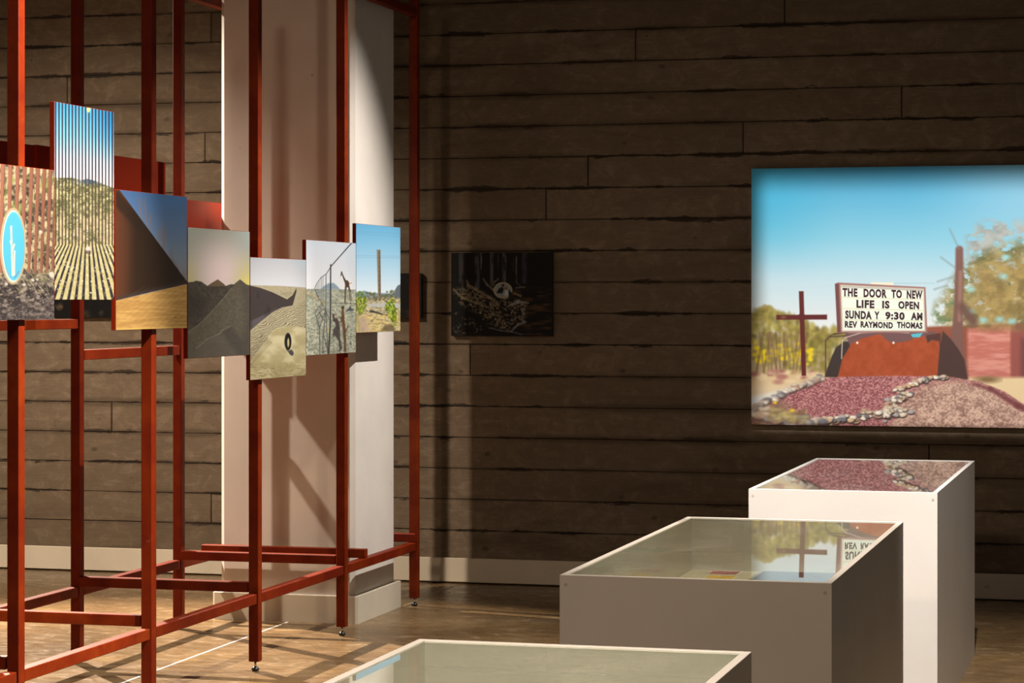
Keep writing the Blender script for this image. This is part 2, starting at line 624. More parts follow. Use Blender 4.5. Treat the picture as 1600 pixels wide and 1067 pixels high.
class Paint:
    """Canvas over a quad; drawing coordinates are those of the quad's corners (tl, tr, br, bl)."""

    def __init__(s, quad, nx, ny, frame=None):
        if frame:                           # corners given in another frame: (ox, oy, scale)
            ox, oy, k = frame
            quad = [((x - ox) * k, (y - oy) * k) for x, y in quad]
        A, B = [], []
        for (u, v), (x, y) in zip(((0, 0), (1, 0), (1, 1), (0, 1)), quad):
            A += [[u, v, 1, 0, 0, 0, -u * x, -v * x], [0, 0, 0, u, v, 1, -u * y, -v * y]]
            B += [x, y]
        h = np.append(np.linalg.solve(np.array(A, float), np.array(B, float)), 1).reshape(3, 3)
        u, v = np.meshgrid(np.linspace(0, 1, nx), np.linspace(0, 1, ny))
        d = h[2, 0] * u + h[2, 1] * v + 1
        s.x = (h[0, 0] * u + h[0, 1] * v + h[0, 2]) / d
        s.y = (h[1, 0] * u + h[1, 1] * v + h[1, 2]) / d
        s.hinv = np.linalg.inv(h)
        s.img = np.zeros((ny, nx, 3))
        s.px = abs(s.x[0, -1] - s.x[0, 0]) / nx
        s.cx0, s.cx1 = s.x.min(0), s.x.max(0)
        s.ry0, s.ry1 = s.y.min(1), s.y.max(1)
        s.r = np.random.RandomState(7)

    def uv(s, x, y):
        p = s.hinv @ np.array([x, y, 1.0])
        return p[0] / p[2], p[1] / p[2]

    def win(s, x0, x1, y0, y1):
        c = np.nonzero((s.cx1 >= x0) & (s.cx0 <= x1))[0]
        r = np.nonzero((s.ry1 >= y0) & (s.ry0 <= y1))[0]
        if len(c) == 0 or len(r) == 0:
            return None
        return slice(r[0], r[-1] + 1), slice(c[0], c[-1] + 1)

    def blend(s, m, col, w=None):
        w = w or (slice(None), slice(None))
        m = m[..., None]
        s.img[w] = s.img[w] * (1 - m) + np.asarray(col, float) * m

    def fbm(s, sx, sy, seed, octv=4, g=0.55, w=None):
        w = w or (slice(None), slice(None))
        x, y = s.x[w], s.y[w]
        t, a, n = 0, 1.0, 0
        for o in range(octv):
            t = t + a * vnoise(x / sx * 2 ** o + 31.7 * o, y / sy * 2 ** o + 17.3 * o, seed + o)
            n += a
            a *= g
        return t / n

    def polymask(s, pts, soft=1.0, w=None):
        w = w or (slice(None), slice(None))
        x, y = s.x[w], s.y[w]
        ins = np.zeros(x.shape, bool)
        dm = np.full(x.shape, 1e9)
        for (ax, ay), (bx, by) in zip(pts, pts[1:] + pts[:1]):
            if ay != by:
                ins ^= ((ay > y) != (by > y)) & (x < (bx - ax) * (y - ay) / (by - ay) + ax)
            ex, ey = bx - ax, by - ay
            L = ex * ex + ey * ey + 1e-9
            t = np.clip(((x - ax) * ex + (y - ay) * ey) / L, 0, 1)
            dm = np.minimum(dm, np.hypot(x - ax - t * ex, y - ay - t * ey))
        sd = np.where(ins, dm, -dm)
        return np.clip(sd / (2 * soft) + 0.5, 0, 1)

    def poly(s, pts, col, soft=1.0, alpha=1.0):
        xs, ys = [p[0] for p in pts], [p[1] for p in pts]
        w = s.win(min(xs) - 2 * soft, max(xs) + 2 * soft, min(ys) - 2 * soft, max(ys) + 2 * soft)
        if w:
            s.blend(s.polymask(pts, soft, w) * alpha, col, w)

    def line(s, pts, wd, col, soft=0.8, alpha=1.0):
        wds = wd if isinstance(wd, (list, tuple)) else [wd] * len(pts)
        for (ax, ay), (bx, by), w0, w1 in zip(pts, pts[1:], wds, wds[1:]):
            q = max(w0, w1) + 2 * soft
            w = s.win(min(ax, bx) - q, max(ax, bx) + q, min(ay, by) - q, max(ay, by) + q)
            if not w:
                continue
            x, y = s.x[w], s.y[w]
            ex, ey = bx - ax, by - ay
            t = np.clip(((x - ax) * ex + (y - ay) * ey) / (ex * ex + ey * ey + 1e-9), 0, 1)
            d = np.hypot(x - ax - t * ex, y - ay - t * ey)
            s.blend(np.clip(((w0 + (w1 - w0) * t) / 2 - d) / (2 * soft) + 0.5, 0, 1) * alpha, col, w)

    def ell(s, cx, cy, rx, ry, col, soft=1.0, alpha=1.0, rot=0.0, ring=None):
        q = max(rx, ry) + 2 * soft
        w = s.win(cx - q, cx + q, cy - q, cy + q)
        if not w:
            return
        x, y = s.x[w] - cx, s.y[w] - cy
        c, n = math.cos(rot), math.sin(rot)
        xx, yy = x * c + y * n, -x * n + y * c
        d = (1 - np.hypot(xx / rx, yy / ry)) * min(rx, ry)
        m = np.clip(d / (2 * soft) + 0.5, 0, 1)
        if ring:
            m = m * np.clip((ring - d) / (2 * soft) + 0.5, 0, 1)
        s.blend(m * alpha, col, w)

    def vgrad(s, stops):
        ys = [p[0] for p in stops]
        for k in range(3):
            s.img[..., k] = np.interp(s.y, ys, [p[1][k] for p in stops])

    def texture(s, m, a, b_, n):
        """inside mask m, run from colour a to b along noise n"""
        n = n[..., None]
        s.blend(m, np.asarray(a, float) * (1 - n) + np.asarray(b_, float) * n)


def print_face(name, pt, tl, right, down, parent, off, material, gain=1.0):
    """dense grid carrying the picture as ink colour"""
    ny, nx = pt.x.shape
    u, v = np.meshgrid(np.linspace(0, 1, nx), np.linspace(0, 1, ny))
    tl, right, down = (np.array(a, float) for a in (tl, right, down))
    co = (tl - np.array(off))[None, None] + u[..., None] * right + v[..., None] * down
    idx = np.arange(nx * ny).reshape(ny, nx)
    q = np.stack([idx[1:, :-1], idx[1:, 1:], idx[:-1, 1:], idx[:-1, :-1]], -1).reshape(-1, 4)
    me = bpy.data.meshes.new(name)
    me.vertices.add(nx * ny)
    me.vertices.foreach_set('co', co.reshape(-1).astype(np.float32))
    me.loops.add(q.size)
    me.loops.foreach_set('vertex_index', q.reshape(-1).astype(np.int32))
    me.polygons.add(len(q))
    me.polygons.foreach_set('loop_start', np.arange(0, q.size, 4, dtype=np.int32))
    me.polygons.foreach_set('loop_total', np.full(len(q), 4, np.int32))
    me.update(calc_edges=True)
    at = me.color_attributes.new('ink', 'FLOAT_COLOR', 'POINT')
    c = np.ones((nx * ny, 4), np.float32)
    c[:, :3] = lin(pt.img).reshape(-1, 3) * gain
    at.data.foreach_set('color', c.reshape(-1))
    me.materials.append(material)
    return link(bpy.data.objects.new(name, me), parent)




# ---------------------------------------------------------------- pictures of the seven panels
def pic_mirror_fence(q):
    p = Paint(q, 190, 290, (0, 250, 4.1))
    n = p.fbm(26, 34, 1, 5, 0.7)
    p.texture(np.ones_like(n), (70, 60, 48), (215, 195, 150), sstep(n, 0.3, 0.68))
    p.blend(sstep(p.fbm(40, 60, 9, 3), 0.55, 0.7) * 0.5, (130, 150, 70))
    for i in range(-14, 9):
        xt = 18 + 50 * i if i < 1 else 18 + 50 * i - 0.85 * i * i
        wt = 27 - 0.25 * max(i, 0)
        xb = xt - 14 - 1.4 * abs(i)
        c = np.array((176, 116, 92)) * (1 - 0.022 * max(i, 0))
        p.poly([(xt - wt / 2, 0), (xt + wt / 2, 0), (xb + wt * 0.36, 725), (xb - wt * 0.36, 725)], c, 1.5)
        p.line([(xt + wt / 2 - 2, 0), (xb + wt * 0.36 - 2, 725)], 4, (105, 65, 52), 1.5, 0.6)
    g = p.fbm(30, 18, 20, 5, 0.75)
    m = sstep(p.y + (p.fbm(60, 60, 30) - 0.5) * 120, 690, 770)
    p.texture(m, (62, 54, 52), (158, 142, 128), sstep(g, 0.36, 0.72))
    p.blend(m * sstep(p.fbm(9, 9, 41, 2), 0.72, 0.85) * 0.6, (215, 205, 190))
    for i in range(46):
        x, y = p.r.uniform(100, 345), p.r.uniform(700, 840)
        p.line([(x, y), (x + p.r.uniform(10, 45), y + p.r.uniform(15, 50))], 4, (196, 186, 140), 1.5, 0.6)
    for x, y, r in ((335, 735, 22), (210, 770, 12), (262, 460, 12), (40, 795, 12), (155, 800, 10), (240, 765, 9)):
        p.ell(x, y, r, r * 0.8, (225, 215, 195), 3, 0.9, 0.6)
    p.blend(sstep(p.y, 860, 1000) * 0.25, (80, 72, 76))
    p.ell(84, 552, 82, 246, (238, 222, 182), 2)
    p.ell(84, 552, 77, 240, (150, 118, 70), 2)
    p.ell(84, 552, 73, 235, (250, 240, 215), 2)
    p.ell(88, 552, 69, 222, (95, 198, 240), 2)
    for a, b_, wd in (((72, 425), (82, 740), 12), ((94, 585), (92, 735), 11), ((66, 520), (80, 555), 9), ((92, 540), (84, 575), 9)):
        p.line([a, b_], wd, (240, 242, 225), 2)
        p.line([(a[0] + 4, a[1] + 6), (b_[0] + 4, b_[1])], 3, (150, 160, 110), 1.5, 0.7)
    p.line([(35, 690), (60, 745)], 5, (170, 170, 160), 2)
    p.line([(120, 715), (95, 755)], 5, (140, 130, 110), 2)
    return p


def pic_slat_wall(q):
    p = Paint(q, 150, 430, (75, 150, 3.233))
    p.vgrad([(30, (62, 160, 210)), (200, (130, 200, 232)), (330, (212, 230, 240)), (420, (240, 242, 244))])
    dk = sstep(p.x, 150, 340) * (1 - sstep(p.y, 60, 420))
    p.blend(dk * 0.7, (28, 130, 195))
    hill = p.polymask([(20, 412), (120, 412), (170, 425), (200, 418), (250, 432), (290, 450), (350, 470), (350, 1080), (20, 1080)], 2)
    n = p.fbm(18, 14, 5, 5, 0.7)
    p.texture(hill, (92, 98, 62), (200, 196, 140), sstep(n, 0.32, 0.7))
    p.blend(hill * (1 - sstep(p.y, 430, 458)) * sstep(p.x, 100, 200) * 0.8, (62, 96, 130))
    p.blend(hill * sstep(p.y, 520, 640) * sstep(p.fbm(24, 30, 8), 0.4, 0.6) * 0.7, (222, 200, 158))
    p.blend(sstep(p.fbm(10, 10, 15, 2), 0.72, 0.84) * hill * 0.8, (245, 240, 225))
    gr = sstep(p.y, 740, 756)
    p.texture(gr, (176, 164, 96), (226, 214, 170), p.fbm(12, 10, 12, 4))
    P_ = 16.9
    # slats standing, and their shadows fanning out over the ground
    k = 1 + 1.22 * np.clip((p.y - 752) / 275, 0, 1.4)
    xc = 200 + (p.x - 200) / k
    ph = np.abs(((xc - 38) / P_ + 0.5) % 1 - 0.5) * P_ * k
    ww = np.where(p.y < 752, 3.6, 3.6 * k * 0.95)
    ws = np.clip((ww - ph) / 3 + 0.5, 0, 1)
    ws = ws * np.where(p.y < 752, 1, 0.5 + 0.5 * sstep(p.fbm(12, 12, 77), 0.25, 0.45))
    top = sstep(p.y, 380, 470)[..., None]
    cs = np.array((58, 42, 50)) * (1 - top) + np.array((86, 64, 52)) * top
    low = sstep(p.y, 745, 765)[..., None]
    cs = cs * (1 - low) + np.array((52, 44, 52)) * low
    p.blend(ws, cs)
    p.ell(205, 65, 9, 16, (236, 226, 130), 3, 0.9)
    p.ell(203, 772, 14, 12, (226, 205, 190), 3)
    p.ell(203, 790, 14, 8, (90, 70, 66), 3, 0.9)
    for i in range(50):
        x, y = p.r.uniform(35, 340), p.r.uniform(745, 1010)
        p.ell(x, y, p.r.uniform(2, 5), p.r.uniform(1.5, 4), (245, 238, 215), 1.5, 0.8)
    return p


def pic_border_wall(q):
    p = Paint(q, 175, 310, (170, 285, 4.446))
    p.vgrad([(55, (72, 100, 142)), (300, (92, 118, 152)), (520, (122, 134, 148)), (700, (142, 140, 142))])
    p.blend(sstep(p.x, 60, 300) * (1 - sstep(p.y, 60, 260)) * 0.25, (70, 140, 200))
    for tr in ([(210, 70), (225, 270)], [(240, 90), (262, 290)], [(290, 190), (285, 335)], [(345, 290), (352, 420)],
               [(372, 265), (378, 470)], [(388, 290), (382, 460)], [(460, 505), (490, 605)], [(515, 580), (530, 670)], [(430, 470), (445, 550)]):
        for j in range(6):
            (ax, ay), (bx, by) = tr
            p.line([(ax + p.r.uniform(-16, 16), ay + p.r.uniform(0, 60)), (bx + p.r.uniform(-4, 4), by)], 6, (128, 108, 104), 4, 0.30)
    w_ = [(30, 40), (66, 40), (548, 694), (552, 706), (300, 760), (30, 826)]
    mk = p.polymask(w_, 1.6)
    t = sstep(p.x + p.fbm(60, 400, 3) * 40, 60, 240)[..., None]
    p.blend(mk, np.array((94, 54, 34)) * (1 - t) + np.array((46, 31, 19)) * t)
    p.blend(mk * (np.sin(p.x * 0.75) > 0.2) * (1 - t[..., 0]) * 0.25, (54, 30, 20))
    band = p.polymask([(30, 60), (70, 60), (270, 330), (200, 330), (30, 150)], 14)
    p.blend(mk * band * 0.75, (42, 30, 22))
    p.blend(mk * sstep(p.y - (820 - (p.x - 48) * 0.23), -42, 0) * 0.7, (62, 54, 56))
    g = p.polymask([(30, 826), (230, 782), (500, 716), (560, 704), (560, 1060), (30, 1060)], 2)
    n = p.fbm(90, 14, 4, 4, 0.6)
    p.texture(g, (172, 130, 72), (196, 154, 88), sstep(n, 0.3, 0.7))
    for i in range(15):
        x0 = 60 + i * 36
        p.line([(x0 + 190, 720 + i * 6), (x0 - 60, 900 + i * 14)], 4, (132, 94, 48), 3, 0.30)
    p.ell(462, 940, 9, 4, (110, 74, 40), 2, 0.9)
    p.line([(48, 1024), (548, 1004)], 7, (222, 186, 96), 2, 0.7)
    return p


def pic_sunlit_heaps(q):
    p = Paint(q, 160, 300, (285, 345, 4.742))
    d = np.hypot((p.x - 262) / 1.0, (p.y - 400) / 1.25)
    t = sstep(d, 20, 330)[..., None]
    p.img[:] = np.array((206, 186, 182)) * (1 - t) + np.array((142, 143, 132)) * t
    p.blend(sstep(p.y, 180, 450) * sstep(np.abs(p.x - 250), 60, 260) * 0.75, (186, 174, 104))
    p.blend(sstep(p.y, 360, 480) * sstep(p.x, 380, 500) * 0.7, (206, 186, 92))
    p.blend((1 - sstep(p.y, 60, 300)) * sstep(p.x, 330, 500) * 0.4, (150, 168, 176))
    far = [(30, 455), (80, 452), (100, 443), (140, 450), (165, 468), (185, 482), (215, 462), (262, 434), (300, 462), (322, 483), (355, 470), (385, 470), (400, 455), (428, 434), (460, 458), (480, 476), (510, 482), (510, 1040), (30, 1040)]
    mk = p.polymask(far, 1.8)
    n = p.fbm(14, 14, 6, 4)
    p.texture(mk, (50, 45, 40), (84, 76, 64), n)
    mk2 = p.polymask([(262, 434), (300, 462), (322, 483), (250, 486), (185, 484), (215, 462)], 3)
    p.blend(mk2 * 0.8, (104, 84, 62))
    near = [(30, 830), (120, 770), (200, 690), (290, 590), (360, 500), (428, 434), (470, 470), (510, 480), (510, 1040), (30, 1040)]
    mk3 = p.polymask(near, 3)
    p.texture(mk3, (72, 66, 56), (98, 91, 76), n)
    p.blend(mk3 * p.polymask([(430, 440), (520, 470), (520, 1040), (420, 1040), (470, 700)], 30) * 0.5, (58, 54, 52))
    p.line([(30, 835), (120, 772), (200, 692), (290, 592), (360, 505)], 5, (130, 122, 100), 4, 0.6)
    p.line([(100, 950), (180, 880), (270, 840), (300, 810), (355, 782)], 6, (140, 130, 110), 5, 0.65)
    p.poly([(60, 1020), (180, 885), (270, 845), (320, 880), (390, 980), (395, 1010)], (88, 81, 72), 14, 0.7)
    p.poly([(300, 815), (360, 785), (460, 900), (440, 1010), (390, 975), (320, 880)], (62, 58, 56), 16, 0.6)
    for i in range(9):
        y = 915 + i * 11
        p.line([(180 + 5 * i, y + 8), (260, y - 2), (330, y + 4), (400, y - 2)], 3, (44, 40, 36), 2, 0.6)
        p.line([(180 + 5 * i, y + 13), (260, y + 3), (330, y + 9), (400, y + 3)], 3, (120, 110, 95), 2, 0.4)
    p.blend((mk - mk3).clip(0, 1) * p.polymask([(30, 560), (120, 520), (180, 600), (120, 700), (30, 700)], 30) * 0.35, (40, 36, 33))
    p.line([(100, 470), (140, 530), (180, 560)], 5, (92, 88, 80), 6, 0.5)
    return p


def pic_dunes_tyre(q):
    p = Paint(q, 150, 300, (380, 390, 4.963))
    p.vgrad([(60, (172, 176, 182)), (170, (190, 190, 194)), (290, (206, 208, 214))])
    p.blend(sstep(p.x, 330, 490) * (1 - sstep(p.y, 80, 300)) * 0.5, (176, 196, 208))
    n = p.fbm(8, 8, 3, 4, 0.6)
    sand = p.polymask([(40, 274), (300, 280), (500, 294), (500, 1030), (40, 1030)], 1.5)
    p.texture(sand, (150, 140, 112), (186, 176, 146), n)
    rip = np.sin((p.y + p.x * 0.42 + p.fbm(90, 60, 14) * 60) * 0.42)
    mid = p.polymask([(50, 650), (200, 520), (300, 450), (400, 440), (500, 390), (500, 620), (360, 590), (250, 620), (60, 900)], 6)
    p.blend(mid * sstep(rip, -0.1, 0.8) * 0.6, (92, 82, 64))
    p.blend(mid * sstep(-rip, 0.2, 1.0) * 0.5, (214, 202, 162))
    dark = [(40, 272), (130, 292), (230, 328), (340, 382), (380, 352), (415, 288), (412, 330), (384, 432), (300, 448), (220, 490), (120, 570), (40, 640)]
    mk = p.polymask(dark, 2)
    p.blend(mk, (66, 58, 56))
    p.blend(mk * p.polymask([(40, 560), (130, 520), (250, 465), (300, 450), (220, 490), (120, 570), (40, 650)], 8) * 0.8, (98, 92, 96))
    p.blend(mk * sstep(p.fbm(40, 120, 20), 0.5, 0.75) * 0.35, (44, 36, 34))
    p.line([(40, 272), (130, 292), (230, 328), (340, 382), (380, 352), (415, 290)], 4, (206, 196, 160), 2, 0.7)
    for i in range(22):
        t = p.r.rand()
        p.ell(290 + 110 * p.r.rand(), 318 + 45 * p.r.rand(), 4, 2.2, (96, 92, 68), 1.5, 0.8)
    front = [(40, 900), (110, 800), (200, 670), (250, 615), (330, 597), (420, 597), (500, 615), (500, 1040), (40, 1040)]
    mk = p.polymask(front, 3)
    p.texture(mk, (168, 156, 116), (198, 188, 150), sstep(p.fbm(90, 70, 31, 3), 0.3, 0.7))
    p.blend(mk * sstep(p.y, 760, 1000) * 0.25, (128, 112, 74))
    r2 = np.sin((p.y + p.fbm(70, 20, 40) * 46) * 0.36)
    p.blend(mk * sstep(p.y, 850, 930) * sstep(r2, 0.1, 0.9) * 0.55, (112, 98, 62))
    p.line([(40, 900), (110, 800), (200, 670), (250, 615), (330, 597)], 4, (222, 210, 170), 3, 0.7)
    for i in range(8):
        p.line([(45, 800 + 16 * i), (150 + 10 * i, 650 + 10 * i)], 5, (92, 80, 58), 3, 0.5)
    p.ell(374, 800, 17, 24, (72, 70, 70), 2, 0.95, -0.4)
    p.poly([(335, 775), (390, 800), (385, 824), (360, 812)], (72, 70, 70), 3, 0.9)
    p.ell(347, 714, 27, 68, (44, 42, 42), 1.6)
    p.ell(352, 714, 21, 62, (26, 24, 24), 1.6)
    p.ell(350, 722, 8, 36, (186, 172, 130), 2)
    return p


def pic_giraffe_fence(q):
    p = Paint(q, 150, 300, (470, 365, 5.335))
    p.vgrad([(50, (196, 206, 216)), (250, (212, 216, 224)), (460, (228, 230, 232))])
    p.blend(sstep(p.x, 300, 460) * (1 - sstep(p.y, 100, 460)) * 0.4, (176, 198, 214))
    p.poly([(165, 462), (195, 435), (230, 412), (275, 410), (300, 432), (330, 465)], (140, 158, 172), 5)
    n = p.fbm(16, 12, 4, 5, 0.7)
    g = p.polymask([(20, 460), (480, 466), (480, 1030), (20, 1030)], 2)
    p.texture(g, (132, 138, 122), (196, 196, 174), sstep(n, 0.25, 0.72))
    p.blend(g * sstep(p.fbm(9, 7, 22, 3), 0.58, 0.72) * sstep(p.y, 600, 900) * 0.7, (84, 78, 62))
    p.line([(40, 466), (460, 470)], 4, (96, 104, 104), 2, 0.7)
    p.line([(260, 578), (460, 584)], 6, (88, 84, 70), 3, 0.8)
    p.blend(p.polymask([(110, 462), (165, 470), (250, 470), (250, 700), (200, 620)], 8) * 0.35, (150, 158, 160))
    S_ = (62, 62, 66)
    p.line([(430, 70), (350, 160), (255, 268)], [10, 8, 8], S_, 1.6)
    p.line([(255, 268), (212, 335), (168, 365), (135, 410), (112, 458)], [7, 6, 5, 4, 4], (86, 88, 94), 1.6)
    p.line([(249, 258), (246, 740), (232, 1000)], [11, 11, 13], S_, 1.6)
    for x, a, b_, wd in ((210, 338, 640, 7), (186, 350, 600, 4), (170, 362, 600, 5), (152, 390, 560, 4), (138, 408, 530, 4), (127, 425, 505, 3)):
        p.line([(x, a), (x - 2, b_)], wd, (96, 98, 104), 1.5, 0.9)
    p.line([(112, 458), (150, 540), (200, 620), (246, 740)], 5, (84, 80, 76), 2, 0.9)
    for a, b_ in (((118, 660), (155, 790)), ((155, 790), (158, 1005)), ((205, 640), (155, 790)), ((118, 660), (150, 610)), ((150, 610), (200, 640)),
                  ((205, 660), (185, 860)), ((185, 860), (185, 1000)), ((210, 650), (225, 1000)), ((130, 690), (175, 640)), ((150, 650), (190, 720)), ((185, 830), (228, 990))):
        p.line([a, b_], 7, (84, 82, 88), 2, 0.85)
    for i in range(8):
        p.ell(60 + 20 * i, 490 + 14 * i, 9, 6, (196, 152, 78), 4, 0.7)
    for i in range(4):
        p.line([(380 + 20 * i, 190), (450, 520 - 40 * i)], 2, (150, 160, 170), 2, 0.35)
    B_ = (84, 66, 52)
    p.line([(338, 318), (355, 360), (372, 398)], [9, 11, 18], B_, 1.6)
    p.line([(342, 322), (333, 352)], [11, 6], B_, 1.6)
    p.poly([(364, 386), (392, 390), (406, 412), (404, 448), (372, 446)], B_, 3)
    for a, b_, c in (((372, 440), (368, 480), (366, 575)), ((398, 440), (405, 490), (418, 590)), ((382, 440), (374, 500), (372, 580)), ((402, 440), (414, 480), (424, 560))):
        p.line([a, b_, c], [9, 6, 5], B_, 1.6, 0.95)
    p.ell(418, 412, 5, 5, (206, 120, 50), 2)
    p.poly([(365, 655), (400, 622), (410, 600), (425, 628), (446, 628), (440, 642), (400, 645)], (70, 72, 82), 4, 0.9)
    p.line([(350, 610), (350, 700), (362, 800), (372, 985)], [14, 26, 24, 14], (104, 76, 56), 2.5)
    p.ell(350, 618, 14, 14, (88, 64, 50), 3)
    for a, b_ in (((360, 690), (330, 740)), ((372, 820), (395, 770)), ((362, 790), (368, 860)), ((330, 700), (345, 730)), ((375, 880), (360, 975))):
        p.line([a, b_], 9, (96, 70, 52), 2.5, 0.9)
    p.poly([(262, 668), (300, 672), (300, 700), (320, 740), (328, 800), (300, 800), (285, 740), (268, 730)], (80, 70, 68), 4)
    p.poly([(268, 800), (300, 765), (325, 790), (330, 880), (345, 960), (325, 990), (315, 900), (285, 850), (265, 875)], (74, 66, 64), 5, 0.9)
    p.ell(290, 690, 10, 16, (206, 190, 160), 4, 0.8)
    p.ell(228, 800, 9, 24, (206, 180, 120), 5, 0.6)
    return p


def pic_tall_tower(q):
    p = Paint(q, 135, 290, (545, 340, 4.446))
    p.vgrad([(45, (92, 158, 196)), (200, (126, 178, 208)), (400, (176, 204, 222)), (540, (214, 224, 230))])
    p.blend(sstep(p.x, 120, 40) * 0.3, (78, 148, 190)) if False else None
    for y0, y1 in ((95, 110), (110, 130), (262, 268), (275, 280)):
        p.line([(45, y0), (360, y1)], 2, (92, 132, 160), 1.5, 0.6)
    p.poly([(40, 520), (110, 508), (160, 524), (360, 526), (360, 560), (40, 560)], (122, 138, 146), 4)
    n = p.fbm(16, 10, 3, 5, 0.7)
    g = p.polymask([(40, 556), (370, 550), (370, 820), (40, 820)], 3)
    p.texture(g, (120, 112, 92), (206, 192, 150), sstep(n, 0.3, 0.7))
    for x, y, r in ((130, 540, 22), (165, 535, 18), (270, 535, 24), (300, 520, 20), (315, 545, 20), (185, 560, 14), (240, 555, 16)):
        for k in range(8):
            p.ell(x + p.r.uniform(-r, r), y + p.r.uniform(-r, r) * 0.8, 8, 7, (84 + 20 * p.r.rand(), 96, 66), 4, 0.7)
    p.poly([(318, 548), (322, 500), (340, 472), (362, 462), (362, 560)], (96, 104, 112), 3)
    p.poly([(130, 600), (250, 590), (362, 598), (362, 628), (130, 620)], (178, 178, 170), 6)
    p.poly([(194, 222), (220, 222), (224, 580), (204, 582)], (112, 100, 84), 1.6)
    p.poly([(196, 224), (203, 224), (210, 580), (204, 580)], (150, 136, 110), 1.6, 0.8)
    for y in range(245, 560, 32):
        p.ell(212, y, 4, 6, (74, 66, 58), 2, 0.8)
    p.line([(150, 648), (215, 668), (268, 682)], [12, 12, 8], (48, 50, 52), 3)
    gold = sstep(p.y, 650, 690) * sstep(p.fbm(14, 9, 30, 4, 0.7), 0.35, 0.6)
    p.blend(gold * 0.75, (218, 190, 116))
    p.poly([(55, 700), (120, 690), (150, 790), (60, 800)], (176, 152, 138), 18, 0.75)
    p.blend(p.polymask([(220, 790), (250, 745), (300, 740), (330, 790)], 8) * 0.7, (84, 70, 54))

    def bush(cx, cy, rx, ry, k):
        for i in range(k):
            a, r = p.r.uniform(0, 6.28), math.sqrt(p.r.rand())
            x, y = cx + rx * r * math.cos(a), cy + ry * r * math.sin(a)
            c = np.array((96, 124, 30)) if p.r.rand() < 0.5 else np.array((168, 190, 40))
            if p.r.rand() < 0.2:
                c = np.array((56, 78, 30))
            p.ell(x, y, 3.5, 7, c * 0.92, 2.0, 0.75, p.r.uniform(-0.5, 0.5))
    bush(82, 590, 40, 78, 170)
    bush(300, 640, 28, 80, 130)
    bush(272, 620, 20, 36, 50)
    bush(318, 690, 14, 60, 50)
    p.line([(60, 690), (75, 790)], 14, (110, 140, 60), 8, 0.4)
    return p


XP = -3.155
PAN = [
    ('photo panel of slatted fence with oval mirror holding a cactus, leftmost on the red frame', 5.895, 6.472, 1.736, 1.295,
     [(-63.0, 248.2), (84.9, 265.7), (84.9, 499.1), (-63.0, 501.6)], pic_mirror_fence),
    ('tall upright photo panel of dark vertical slats against blue sky with striped ground shadows', 6.473, 6.889, 1.939, 1.353,
     [(85.1, 158.3), (178.0, 175.1), (178.0, 468.5), (85.1, 468.4)], pic_slat_wall),
    ('photo panel of a dark diagonal wall above yellow sand under slate blue sky', 6.903, 7.470, 1.699, 1.258,
     [(181.0, 295.5), (292.3, 307.4), (292.3, 512.9), (181.0, 516.0)], pic_border_wall),
    ('photo panel of dark pointed earth heaps under a hazy yellow sky', 7.476, 8.042, 1.598, 1.156,
     [(293.4, 354.6), (390.2, 361.9), (390.2, 554.6), (293.4, 560.3)], pic_sunlit_heaps),
    ('photo panel of a half buried tyre on rippled sand dunes, lowest on the frame', 8.047, 8.627, 1.507, 1.065,
     [(391.0, 401.6), (478.1, 405.8), (478.1, 586.6), (391.0, 594.2)], pic_dunes_tyre),
    ('photo panel of a giraffe figure beyond a wire fence on pale ground', 8.629, 9.214, 1.584, 1.1405,
     [(478.3, 374.3), (556.0, 379.9), (556.0, 550.7), (478.3, 555.7)], pic_giraffe_fence),
    ('photo panel of a tall slim tower under blue sky between green bushes', 9.217, 9.803, 1.665, 1.220,
     [(556.4, 348.7), (625.6, 355.4), (625.6, 517.3), (556.4, 520.1)], pic_tall_tower),
]
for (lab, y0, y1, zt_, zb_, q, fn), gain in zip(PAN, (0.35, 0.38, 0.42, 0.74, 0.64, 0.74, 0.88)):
    loc = (XP - 0.008, (y0 + y1) / 2, zb_)
    t = thing('photo_panel', lab, 'photo panel', loc, 'photo panels on the red frame')
    mesh_obj('panel_board', new_box(XP - 0.016, XP - 0.0006, y0, y1, zb_, zt_, bev=0.0012), M_RED, t, loc)
    print_face('print_face', fn(q), (XP, y0 + 0.001, zt_ - 0.001), (0, y1 - y0 - 0.002, 0), (0, 0, -(zt_ - zb_ - 0.002)), t, loc, M_PRINT, gain)

# panels on the far side of the frame: only their red backs show
for lab, y0, y1, zt_, zb_ in (
        ('wide red backed panel on the far posts behind the tall slat photo', 7.92, 9.08, 1.915, 1.40),
        ('red backed panel on the far posts showing above the left edge photo', 6.72, 7.90, 1.912, 1.40),
        ('red backed panel on the far posts beside the white pillar', 9.10, 9.74, 1.773, 1.36)):
    loc = (XL - 0.028, (y0 + y1) / 2, zb_)
    t = thing('rear_panel', lab, 'panel', loc, 'panels on the far side of the red frame')
    mesh_obj('panel_board', new_box(XL - 0.035, XL - HP - 0.0005, y0, y1, zb_, zt_, bev=0.0012), M_RED, t, loc)
    mesh_obj('photo_sheet', new_box(XL - 0.0362, XL - 0.0352, y0 + 0.002, y1 - 0.002, zb_ + 0.002, zt_ - 0.002), M_PAPER, t, loc)


